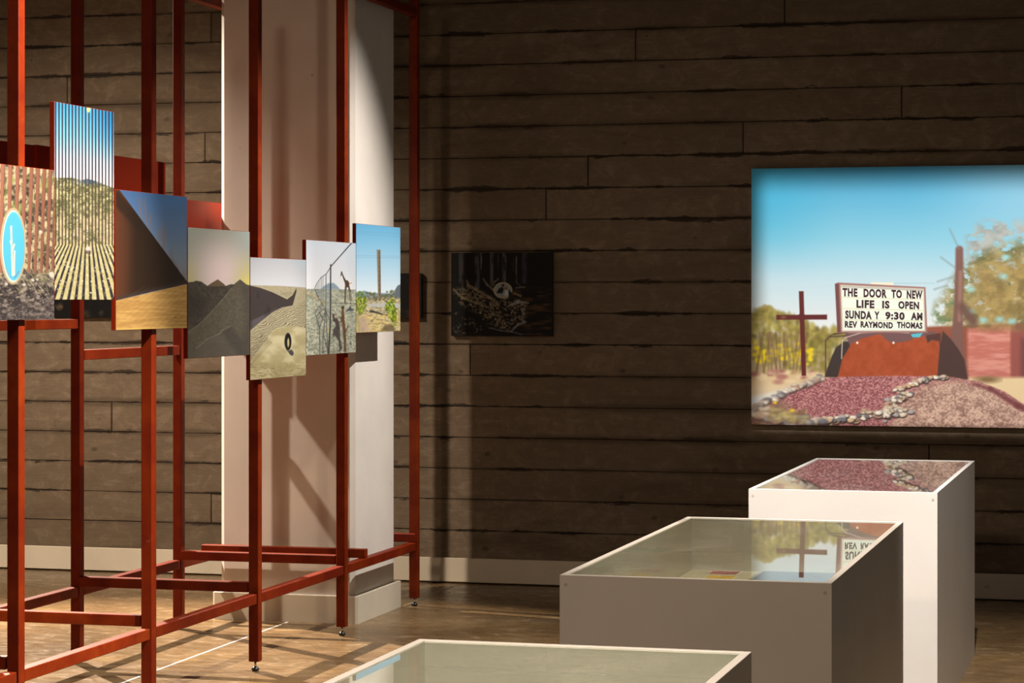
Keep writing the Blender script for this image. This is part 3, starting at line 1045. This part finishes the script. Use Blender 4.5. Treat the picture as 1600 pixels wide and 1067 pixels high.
# ---------------------------------------------------------------- the big print on the wall
def pic_church_sign(q):
    p = Paint(q, 820, 560)
    r = p.r
    p.vgrad([(255, (58, 138, 180)), (310, (84, 160, 196)), (370, (122, 184, 210)), (430, (174, 206, 222)), (510, (218, 225, 230))])
    p.blend((1 - sstep(p.x, 1180, 1330)) * (1 - sstep(p.y, 300, 450)) * 0.55, (52, 160, 200))
    p.blend(sstep(p.x, 1400, 1620) * (1 - sstep(p.y, 300, 440)) * 0.35, (196, 214, 230))
    # far horizon
    p.blend(p.polymask([(1170, 524), (1300, 518), (1300, 600), (1170, 600)], 6) * 0.9, (170, 150, 110))
    # red brick hall on the right
    p.poly([(1440, 511), (1500, 508), (1800, 500), (1800, 600), (1440, 600)], (142, 82, 66), 2)
    lit = p.polymask([(1512, 512), (1580, 508), (1580, 590), (1512, 590)], 3)
    p.texture(lit, (186, 112, 102), (208, 144, 132), sstep(p.fbm(30, 5, 60, 4), 0.3, 0.7))
    p.blend(p.polymask([(1580, 505), (1800, 498), (1800, 595), (1580, 592)], 3), (146, 84, 78))
    p.blend(p.polymask([(1596, 530), (1660, 528), (1660, 592), (1596, 592)], 6) * 0.8, (92, 62, 66))
    p.poly([(1500, 590), (1800, 588), (1800, 680), (1500, 650)], (222, 200, 160), 3)
    p.ell(1543, 593, 18, 5, (120, 96, 66), 3, 0.9)
    # tree: crown and trunk, out of focus
    def crown(outline, soft, th, a, b_, seed, alpha):
        m_ = p.polymask(outline, soft) * sstep(p.fbm(15, 11, seed, 5, 0.62), th, th + 0.14)
        p.texture(m_ * alpha, a, b_, sstep(p.fbm(20, 14, seed + 9, 4, 0.6), 0.3, 0.7))
    crown([(1512, 362), (1536, 348), (1575, 344), (1620, 352), (1700, 340), (1810, 350), (1810, 430), (1512, 430)], 9, 0.40, (146, 140, 132), (176, 168, 158), 210, 0.75)
    crown([(1470, 470), (1500, 420), (1530, 395), (1590, 378), (1810, 370), (1810, 512), (1520, 512), (1478, 506)], 10, 0.30, (96, 96, 58), (164, 144, 90), 230, 0.9)
    crown([(1520, 430), (1580, 405), (1810, 400), (1810, 500), (1535, 505)], 18, 0.22, (128, 108, 66), (172, 148, 92), 250, 0.75)
    crown([(1455, 505), (1462, 470), (1480, 452), (1500, 450), (1500, 508)], 6, 0.40, (92, 116, 76), (140, 134, 92), 270, 0.85)
    for x, y in ((1517, 452), (1515, 487), (1562, 499), (1581, 502), (1536, 500), (1568, 432), (1572, 402)):
        p.ell(x, y, 6, 4, (150, 208, 216), 3, 0.85)
    p.line([(1499, 390), (1499, 430), (1497, 500), (1494, 545), (1500, 590)], [12, 13, 15, 22, 26], (120, 88, 82), 1.8)
    p.line([(1501, 425), (1499, 500)], 5, (160, 128, 112), 2.5, 0.7)
    p.line([(1504, 480), (1520, 502)], 16, (104, 78, 70), 5, 0.9)
    for a_, b_ in (((1484, 358), (1498, 388)), ((1470, 402), (1492, 418)), ((1465, 440), (1490, 432)), ((1460, 452), (1480, 446))):
        p.line([a_, b_], 2, (120, 128, 128), 2, 0.6)
    # desert scrub on the left
    for i in range(800):
        x = r.uniform(1172, 1325)
        top = 478 + abs(x - 1198) * 0.42 if x < 1285 else 512
        y = top + abs(r.normal(0, 1)) * 40
        if y > 590:
            continue
        c = ((150, 140, 70), (122, 116, 54), (176, 164, 88), (140, 120, 70), (100, 92, 50))[r.randint(5)]
        p.ell(x, y, r.uniform(2, 5), r.uniform(2, 6), c, 2.2, 0.5)
    for i in range(70):
        p.ell(r.uniform(1178, 1268), r.normal(554, 7), r.uniform(2, 4), r.uniform(2, 3), (226, 202, 40), 1.8, 0.8)
    for i in range(22):
        x = r.uniform(1178, 1250)
        p.line([(x, 586), (x + r.uniform(-14, 14), 520)], 2, (108, 84, 60), 1.8, 0.6)
    p.poly([(1172, 592), (1230, 580), (1300, 582), (1300, 600), (1172, 620)], (214, 190, 150), 5, 0.85)
    for i in range(26):
        p.ell(r.uniform(1175, 1285), r.uniform(580, 600), r.uniform(3, 9), r.uniform(2, 4), ((226, 206, 170), (170, 120, 110), (150, 90, 90))[r.randint(3)], 2, 0.8)
    # cross
    CB = (92, 42, 42)
    p.poly([(1248.2, 455), (1255.6, 455), (1259.5, 587), (1252.6, 587)], CB, 0.8)
    p.poly([(1213, 492), (1292.3, 491.5), (1292.3, 499.2), (1213, 499.5)], CB, 0.8)
    p.poly([(1252, 487), (1261, 495.5), (1253, 504), (1245, 495.5)], CB, 0.8)
    for i in range(14):
        p.ell(r.uniform(1205, 1240), r.uniform(492, 585) if i % 3 else r.uniform(494, 545), r.uniform(2, 4), r.uniform(2, 4), (160, 150, 76), 2, 0.45)
    # rust red rock with its dark flanks
    p.poly([(1288, 589), (1300, 556), (1306, 543), (1318, 534), (1336, 531), (1345, 560), (1330, 592)], (62, 54, 52), 0.9)
    p.poly([(1320, 520), (1460, 518), (1470, 545), (1330, 545)], (112, 84, 86), 1)
    rock = p.polymask([(1308, 592), (1316, 561), (1330, 537), (1347, 528.5), (1375, 521.5), (1386, 532), (1395, 535.5), (1417, 533.5), (1427, 529), (1443, 524), (1450, 535), (1458, 531), (1468, 532), (1466, 592)], 0.9)
    p.texture(rock, (146, 66, 38), (176, 88, 58), p.fbm(9, 9, 90, 4))
    p.poly([(1447, 524), (1449, 536), (1456, 531), (1467, 533), (1469, 545), (1470, 520)], (84, 58, 54), 1)
    p.poly([(1423, 522), (1442, 520), (1437, 527), (1426, 527)], (90, 186, 206), 0.8)
    p.poly([(1464, 592), (1468, 545), (1473, 517), (1486, 530), (1498, 546), (1507, 562), (1512, 593)], (76, 56, 54), 1)
    p.poly([(1325, 519.5), (1300, 523.5), (1297, 526), (1297, 524), (1304, 520.5)], (70, 52, 52), 0.8)
    p.line([(1290, 588), (1290, 532), (1296, 526), (1334, 524)], 1.8, (84, 66, 62), 0.7)
    p.line([(1315, 560), (1316, 532), (1322, 527), (1345, 520), (1378, 517.5), (1420, 520)], 1.6, (196, 176, 170), 0.7)
    for x, y in ((1339.5, 535.5), (1396, 535.5)):
        p.ell(x, y, 1.8, 1.8, (240, 230, 220), 0.7)
    # gravel mound
    mound = [(1172, 640), (1205, 622), (1250, 604), (1290, 590), (1330, 588), (1400, 587), (1480, 588), (1530, 596), (1570, 612), (1600, 632), (1650, 650), (1800, 662), (1800, 690), (1172, 690)]
    mk = p.polymask(mound, 1)
    sp1 = p.fbm(1.9, 1.4, 100, 2, 0.5)
    p.texture(mk, (130, 76, 82), (198, 142, 142), sstep(sp1, 0.25, 0.8))
    pale = mk * p.polymask([(1385, 680), (1400, 640), (1418, 618), (1445, 600), (1490, 592), (1540, 602), (1600, 640), (1820, 680)], 8)
    p.texture(pale, (140, 108, 100), (214, 182, 164), sstep(0.55 * p.fbm(2.6, 2.0, 120, 2, 0.6) + 0.45 * p.fbm(11, 8, 124, 3, 0.6), 0.24, 0.76))
    p.line([(1520, 600), (1548, 608), (1590, 634), (1640, 652)], [3, 6, 9, 10], (112, 62, 66), 2.5, 0.85)
    p.poly([(1172, 640), (1215, 622), (1240, 640), (1260, 690), (1172, 690)], (126, 110, 86), 10, 0.7)

    def stones(path, n, w0, w1, s0, s1, soft):
        for i in range(n):
            t = (i + r.rand()) / n
            f_ = t * (len(path) - 1)
            k = min(int(f_), len(path) - 2)
            f_ -= k
            x = path[k][0] * (1 - f_) + path[k + 1][0] * f_ + r.normal(0, 1) * (w0 + (w1 - w0) * t)
            y = path[k][1] * (1 - f_) + path[k + 1][1] * f_ + r.normal(0, 1) * (w0 + (w1 - w0) * t) * 0.45
            sz = (s0 + (s1 - s0) * t) * r.uniform(0.7, 1.35)
            c = np.array(((226, 214, 196), (206, 190, 168), (176, 172, 172), (236, 228, 214), (214, 186, 150), (120, 122, 130), (196, 160, 140))[r.randint(7)])
            a = r.uniform(-0.35, 0.35)
            p.ell(x + 0.6, y + sz * 0.28, sz * 1.08, sz * 0.66, (66, 48, 46), soft, 0.9, a)
            p.ell(x, y, sz, sz * 0.56, c * 0.86, soft, 1, a)
            p.ell(x - sz * 0.15, y - sz * 0.14, sz * 0.68, sz * 0.32, np.minimum(c * 1.06, 255), soft * 1.5, 0.8, a)
    stones([(1482, 589), (1455, 590), (1432, 597), (1408, 606)], 34, 2, 4, 4.0, 5, 0.8)
    stones([(1408, 606), (1412, 618), (1398, 626), (1388, 638), (1400, 646)], 56, 5, 9, 4.0, 5, 0.8)
    stones([(1400, 642), (1388, 646), (1352, 650), (1310, 655), (1275, 659)], 90, 8, 6, 4.6, 5.2, 0.8)
    stones([(1284, 590), (1258, 600), (1232, 610), (1205, 624), (1185, 640)], 56, 3, 5, 4, 5, 1.8)
    stones([(1180, 640), (1190, 652), (1230, 658), (1275, 660)], 40, 6, 8, 5, 6, 2.4)
    for i in range(60):
        p.ell(r.uniform(1200, 1262), r.uniform(640, 660), r.uniform(2, 7), r.uniform(1, 3), ((190, 176, 110), (120, 100, 74))[i % 2], 2.2, 0.6)
    for x, y in ((1238, 641), (1211, 629)):
        p.ell(x, y, 3, 2.2, (226, 186, 40), 1.2)
    # letter board
    p.poly([(1361, 441), (1396, 441.5), (1396, 446), (1361, 444)], (232, 222, 200), 0.7)
    p.line([(1397, 442.5), (1460, 442.5)], 1.2, (150, 190, 204), 0.7, 0.8)
    p.poly([(1304.6, 443.6), (1310, 441.4), (1446, 448.6), (1449, 519.8), (1309, 519.8)], (150, 112, 108), 0.7)
    p.poly([(1304.6, 443.6), (1310.4, 441.8), (1313.5, 519), (1308.2, 519.4)], (110, 72, 72), 0.7)
    p.poly([(1313, 444.8), (1443.6, 451), (1446, 517.4), (1315.4, 517.6)], (206, 196, 186), 0.6)
    p.poly([(1315.0, 446.0), (1442.2, 452), (1444.2, 515.6), (1317.4, 516)], (224, 236, 226), 0.6)
    p.poly([(1315.0, 446.0), (1442.2, 452), (1442.4, 455), (1315.2, 449)], (168, 164, 156), 1.0, 0.8)
    for y0, y1 in ((464.5, 468.2), (482, 485), (499.6, 501.6)):
        p.line([(1316, y0), (1443.5, y1)], 0.9, (214, 200, 160), 0.5, 0.9)
    return p


BX0, BX1, BZ0, BZ1, BY = -1.829, -0.06, 0.779, 1.960, 10.97
QB = [(1174.0, 263.7), (1793.1, 254.7), (1793.1, 671.6), (1174.0, 663.1)]
loc = ((BX0 + BX1) / 2, BY + 0.015, BZ0)
big = thing('wall_print', 'large bright photograph of a church letter board and cross under blue sky', 'photograph', loc)
mesh_obj('backing_board', new_box(BX0, BX1, BY + 0.0008, WY - 0.004, BZ0, BZ1, bev=0.001), M_BLACK, big, loc)
PB = pic_church_sign(QB)
face = print_face('print_face', PB, (BX0, BY, BZ1), (BX1 - BX0, 0, 0), (0, 0, -(BZ1 - BZ0)), big, loc, M_PRINT_M)

WORDS = [('THE', 165, 312, 127, 210), ('DOOR', 372, 600, 135, 220), ('TO', 645, 748, 143, 225), ('NEW', 795, 950, 150, 232),
         ('LIFE', 302, 478, 243, 322), ('IS', 555, 627, 250, 327), ('OPEN', 713, 917, 256, 333),
         ('SUNDA', 192, 452, 348, 430), ('Y', 478, 528, 355, 432), ('9:30', 585, 775, 360, 438), ('AM', 837, 950, 365, 441),
         ('REV', 188, 310, 450, 515), ('RAYMOND', 343, 660, 455, 518), ('THOMAS', 700, 950, 459, 522)]
for wd, x0, x1, y0, y1 in WORDS:
    cu = bpy.data.curves.new('word', 'FONT')
    cu.body = wd
    cu.offset = 0.05
    cu.space_character = 1.12
    cu.resolution_u = 3
    to = bpy.data.objects.new('word', cu)
    C.objects.link(to)
    bpy.context.view_layer.update()
    me = bpy.data.meshes.new_from_object(to.evaluated_get(bpy.context.evaluated_depsgraph_get()))
    bpy.data.objects.remove(to, do_unlink=True)
    co = np.zeros(len(me.vertices) * 3, np.float32)
    me.vertices.foreach_get('co', co)
    co = co.reshape(-1, 3)
    mn, mx_ = co.min(0), co.max(0)
    out = []
    for a in co:
        fx, fy = (a[0] - mn[0]) / (mx_[0] - mn[0]), (mx_[1] - a[1]) / (mx_[1] - mn[1])
        zx = x0 + fx * (x1 - x0)
        zy = y0 + fy * (y1 - y0) + (fx - 0.5) * (x1 - x0) * 0.035
        u, v = PB.uv(1290 + zx / 6.276, 430 + zy / 6.276)
        out += [BX0 + u * (BX1 - BX0) - loc[0], BY - 0.0004 - loc[1], BZ1 - v * (BZ1 - BZ0) - loc[2]]
    me.vertices.foreach_set('co', out)
    me.name = 'lettering'
    me.materials.clear()
    me.materials.append(M_LETTER)
    lo = bpy.data.objects.new('lettering', me)
    C.objects.link(lo)
    lo.parent = face


# ---------------------------------------------------------------- small dark prints on the wall
def pic_roots(q):
    p = Paint(q, 210, 170, (680, 380, 6.667))
    r = p.r
    p.img[:] = (5, 4, 4)
    for x, w_, y1, c in ((272, 56, 540, (48, 44, 46)), (440, 60, 480, (54, 52, 56)), (590, 40, 450, (66, 64, 62)), (655, 18, 400, (44, 42, 44)),
                         (722, 50, 420, (66, 64, 62)), (845, 16, 420, (88, 82, 70)), (930, 56, 420, (40, 38, 44)), (815, 16, 300, (36, 34, 36)), (480, 16, 320, (90, 88, 86))):
        m = p.polymask([(x - w_ / 2, 90), (x + w_ / 2, 90), (x + w_ * 0.35, y1), (x - w_ * 0.45, y1)], 6)
        p.blend(m * sstep(p.fbm(22, 90, int(x), 4), 0.25, 0.6), c)
    m = p.polymask([(620, 480), (1200, 480), (1215, 960), (900, 960), (960, 640)], 40)
    p.blend(m * sstep(p.fbm(120, 22, 5, 4), 0.42, 0.7) * 0.9, (66, 44, 22))
    m = p.polymask([(330, 460), (420, 470), (600, 560), (760, 560), (960, 620), (930, 830), (760, 920), (560, 860), (430, 720), (270, 660), (180, 480)], 30)
    p.blend(m * sstep(p.fbm(26, 22, 8, 4, 0.7), 0.42, 0.66), (92, 78, 58))
    p.blend(m * sstep(p.fbm(13, 12, 18, 3), 0.68, 0.8), (150, 136, 112))
    m = p.polymask([(190, 700), (330, 760), (500, 860), (480, 950), (190, 950)], 30)
    p.blend(m * sstep(p.fbm(24, 18, 28, 4), 0.55, 0.7), (70, 64, 54))
    R = (112, 98, 74)
    for pts, wd in (([(330, 390), (345, 440), (420, 480), (560, 560), (660, 640)], [20, 34, 36, 26, 20]),
                    ([(190, 480), (280, 565), (420, 620), (560, 670)], [18, 28, 28, 20]),
                    ([(500, 370), (540, 430), (600, 480), (690, 560)], [16, 24, 24, 16]),
                    ([(660, 370), (620, 400), (600, 440)], [14, 16, 10]), ([(410, 520), (500, 565), (590, 575)], [12, 14, 10])):
        p.line(pts, wd, R, 5, 0.7)
    p.line([(750, 660), (860, 610), (975, 620)], [14, 40, 12], (120, 116, 110), 5, 0.8)
    p.line([(560, 880), (680, 910), (790, 920), (900, 950)], 12, (96, 94, 96), 5, 0.8)
    p.line([(790, 920), (860, 850), (935, 820), (900, 780)], [14, 22, 20, 10], (104, 102, 100), 5, 0.8)
    p.line([(900, 690), (930, 740)], 26, (110, 104, 96), 6, 0.8)
    p.line([(840, 465), (935, 455)], 12, (116, 104, 90), 4, 0.8)
    p.line([(850, 410), (890, 450)], 8, (96, 88, 76), 4, 0.8)
    p.ell(705, 490, 98, 84, (150, 138, 112), 4)
    p.ell(705, 490, 88, 74, (112, 112, 104), 4)
    p.poly([(640, 520), (660, 475), (690, 455), (715, 470), (700, 520)], (18, 16, 20), 4)
    p.ell(706, 438, 15, 17, (58, 34, 26), 4)
    p.ell(738, 470, 14, 16, (92, 62, 44), 4)
    p.poly([(720, 545), (728, 490), (755, 485), (765, 545)], (150, 150, 156), 5)
    p.poly([(765, 480), (800, 520), (800, 580), (765, 560)], (20, 18, 20), 5)
    p.line([(820, 520), (890, 548)], [20, 26], (104, 88, 60), 5, 0.9)
    p.img *= np.array((1.12, 1.18, 1.25))
    return p


def pic_rocks(seed):
    def f_(q):
        p = Paint(q, 120, 96)
        p.img[:] = (6, 5, 4)
        n = p.fbm(10, 8, seed, 4, 0.7)
        for i in range(26):
            x, y = p.r.uniform(q[0][0], q[1][0]), p.r.uniform((q[0][1] + q[2][1]) / 2 - 12, q[2][1] - 4)
            a = p.r.uniform(3, 10)
            p.ell(x, y, a, a * 0.8, ((74, 58, 42), (40, 36, 26), (30, 28, 28), (92, 76, 58))[p.r.randint(4)], 2, 0.7)
        p.img *= (0.35 + sstep(n, 0.3, 0.7))[..., None]
        return p
    return f_


for lab, x0, x1, z1, z0, q, fn in (
        ('small dark photograph of tangled tree roots and trunks hung alone on the concrete wall', -3.276, -2.777, 1.579, 1.183,
         [(704.9, 395.1), (863.1, 394.2), (863.1, 525.2), (704.9, 524.6)], pic_roots),
        ('dark photograph of rocks on the wall, glimpsed under the tall slat panel', -5.36, -4.92, 1.60, 1.267,
         [(60, 390), (210, 390), (210, 496), (60, 496)], pic_rocks(3)),
        ('narrow black photograph on the wall, half hidden behind the right end post', -3.66, -3.425, 1.482, 1.267,
         [(1590, 427), (1655, 427), (1655, 497), (1590, 497)], None)):
    loc = ((x0 + x1) / 2, WY - 0.01, z0)
    t = thing('wall_print', lab, 'photograph', loc, 'small dark photographs on the concrete wall')
    mesh_obj('backing_board', new_box(x0, x1, 10.9708, WY - 0.004, z0, z1, bev=0.001), M_BLACK, t, loc)
    if fn is None:
        p = Paint([(0, 0), (60, 0), (60, 70), (0, 70)], 40, 48)
        p.img[:] = (7, 6, 5)
        p.blend(sstep(p.fbm(14, 12, 9), 0.5, 0.8), (34, 30, 26))
    else:
        p = fn(q)
    print_face('print_face', p, (x0, 10.97, z1), (x1 - x0, 0, 0), (0, 0, -(z1 - z0)), t, loc, M_PRINT_M)

# ================================================================ showcases
VX0, VX1, VT = -1.297, -0.690, 0.7386
TH = 0.016
DECK = 0.59


def showcase(label, y0, y1):
    loc = ((VX0 + VX1) / 2, (y0 + y1) / 2, 0)
    t = thing('showcase', label, 'display case', loc, 'white glass topped showcases')

    def panel(name, x0, x1, ya, yb, inner):
        bm = new_box(x0, x1, ya, yb, 0.0, VT)
        bmesh.ops.recalc_face_normals(bm, faces=bm.faces)
        for f_ in bm.faces:
            if f_.normal.dot(Vector(inner)) > 0.9:
                f_.material_index = 1
        es = [e for e in bm.edges if abs(e.verts[0].co.z - VT) < 1e-5 and abs(e.verts[1].co.z - VT) < 1e-5]
        bmesh.ops.bevel(bm, geom=es, offset=0.0008, segments=1, affect='EDGES')
        return mesh_obj(name, bm, [M_LAM, M_LAM_IN], t, loc)
    fp = panel('front_panel', VX0, VX1, y0, y0 + TH, (0, 1, 0))
    panel('back_panel', VX0, VX1, y1 - TH, y1, (0, -1, 0))
    panel('side_panel', VX0, VX0 + TH, y0 + TH, y1 - TH, (1, 0, 0))
    panel('side_panel', VX1 - TH, VX1, y0 + TH, y1 - TH, (-1, 0, 0))
    mesh_obj('deck', new_box(VX0 + TH, VX1 - TH, y0 + TH, y1 - TH, DECK - 0.015, DECK), M_LAM_IN, t, loc)
    bm = new_box(VX0 + TH + 0.0005, VX1 - TH - 0.0005, y0 + TH + 0.0005, y1 - TH - 0.0005, VT - 0.008, VT - 0.002)
    bmesh.ops.recalc_face_normals(bm, faces=bm.faces)
    for f_ in bm.faces:
        f_.material_index = 0 if f_.normal.z > 0.5 else 1
    mesh_obj('glass_lid', bm, [M_GLASS, M_CLEAR], t, loc)
    for sx in (VX0 + 0.014, VX1 - 0.014):
        bm = bmesh.new()
        for r_, yy in ((0.0042, y0 - 0.0008),):
            ring = [bm.verts.new((sx + r_ * math.cos(a * math.pi / 6), yy, VT - 0.022 + r_ * math.sin(a * math.pi / 6))) for a in range(12)]
            ring2 = [bm.verts.new((v.co.x, y0 + 0.002, v.co.z)) for v in ring]
            bm.faces.new(ring)
            for a in range(12):
                bm.faces.new((ring[a], ring[(a + 1) % 12], ring2[(a + 1) % 12], ring2[a]))
        mesh_obj('screw', bm, M_BASE, fp, loc)
    return t


showcase('white glass topped showcase furthest away, its front brightly lit, below the big photograph', 7.725, 9.305)
showcase('white glass topped showcase in the middle of the row, with printed pages inside', 5.19, 6.682)
showcase('white glass topped showcase nearest the camera, cut off by the bottom edge', 2.62, 4.14)

# printed sheet and folder lying in the middle showcase
M_PINK = m_plain('pink_ink', (0.42, 0.10, 0.12), 0.5)
M_YELLOW = m_plain('yellow_ink', (0.75, 0.48, 0.04), 0.5)
M_WHITE_P = m_plain('white_ink_border', (0.8, 0.78, 0.74), 0.5)
loc = (-1.18, 6.45, DECK)
sh = thing('printed_sheet', 'cream sheet with pink and yellow pictures lying inside the middle showcase', 'sheet', loc)
mesh_obj('paper', new_box(-1.278, -1.085, 6.20, 6.655, DECK + 0.0001, DECK + 0.002), M_PAPER, sh, loc)
for nm, x0, x1, y0, y1, m_ in (('pink_picture', -1.214, -1.137, 6.560, 6.632, M_PINK), ('yellow_picture', -1.205, -1.13, 6.44, 6.525, M_YELLOW),
                               ('pink_picture', -1.214, -1.137, 6.24, 6.31, M_PINK)):
    a = mesh_obj(nm, new_box(x0, x1, y0, y1, DECK + 0.0021, DECK + 0.0027), m_, sh, loc)
    mesh_obj('picture_border', new_box(x0 - 0.004, x1 + 0.004, y0 - 0.004, y1 + 0.004, DECK + 0.002, DECK + 0.0022), M_WHITE_P, a, loc)
loc = (-0.95, 6.40, DECK)
fo = thing('card_folder', 'dark brown folder lying beside the printed sheet inside the middle showcase', 'folder', loc)
mesh_obj('cover', new_box(-1.07, -0.80, 6.25, 6.62, DECK + 0.006, DECK + 0.008, bev=0.0005), M_FOLDER, fo, loc)
mesh_obj('pages', new_box(-1.065, -0.805, 6.255, 6.615, DECK + 0.002, DECK + 0.006), M_PAPER, fo, loc)
mesh_obj('back_cover', new_box(-1.07, -0.80, 6.25, 6.62, DECK + 0.0001, DECK + 0.002, bev=0.0005), M_FOLDER, fo, loc)
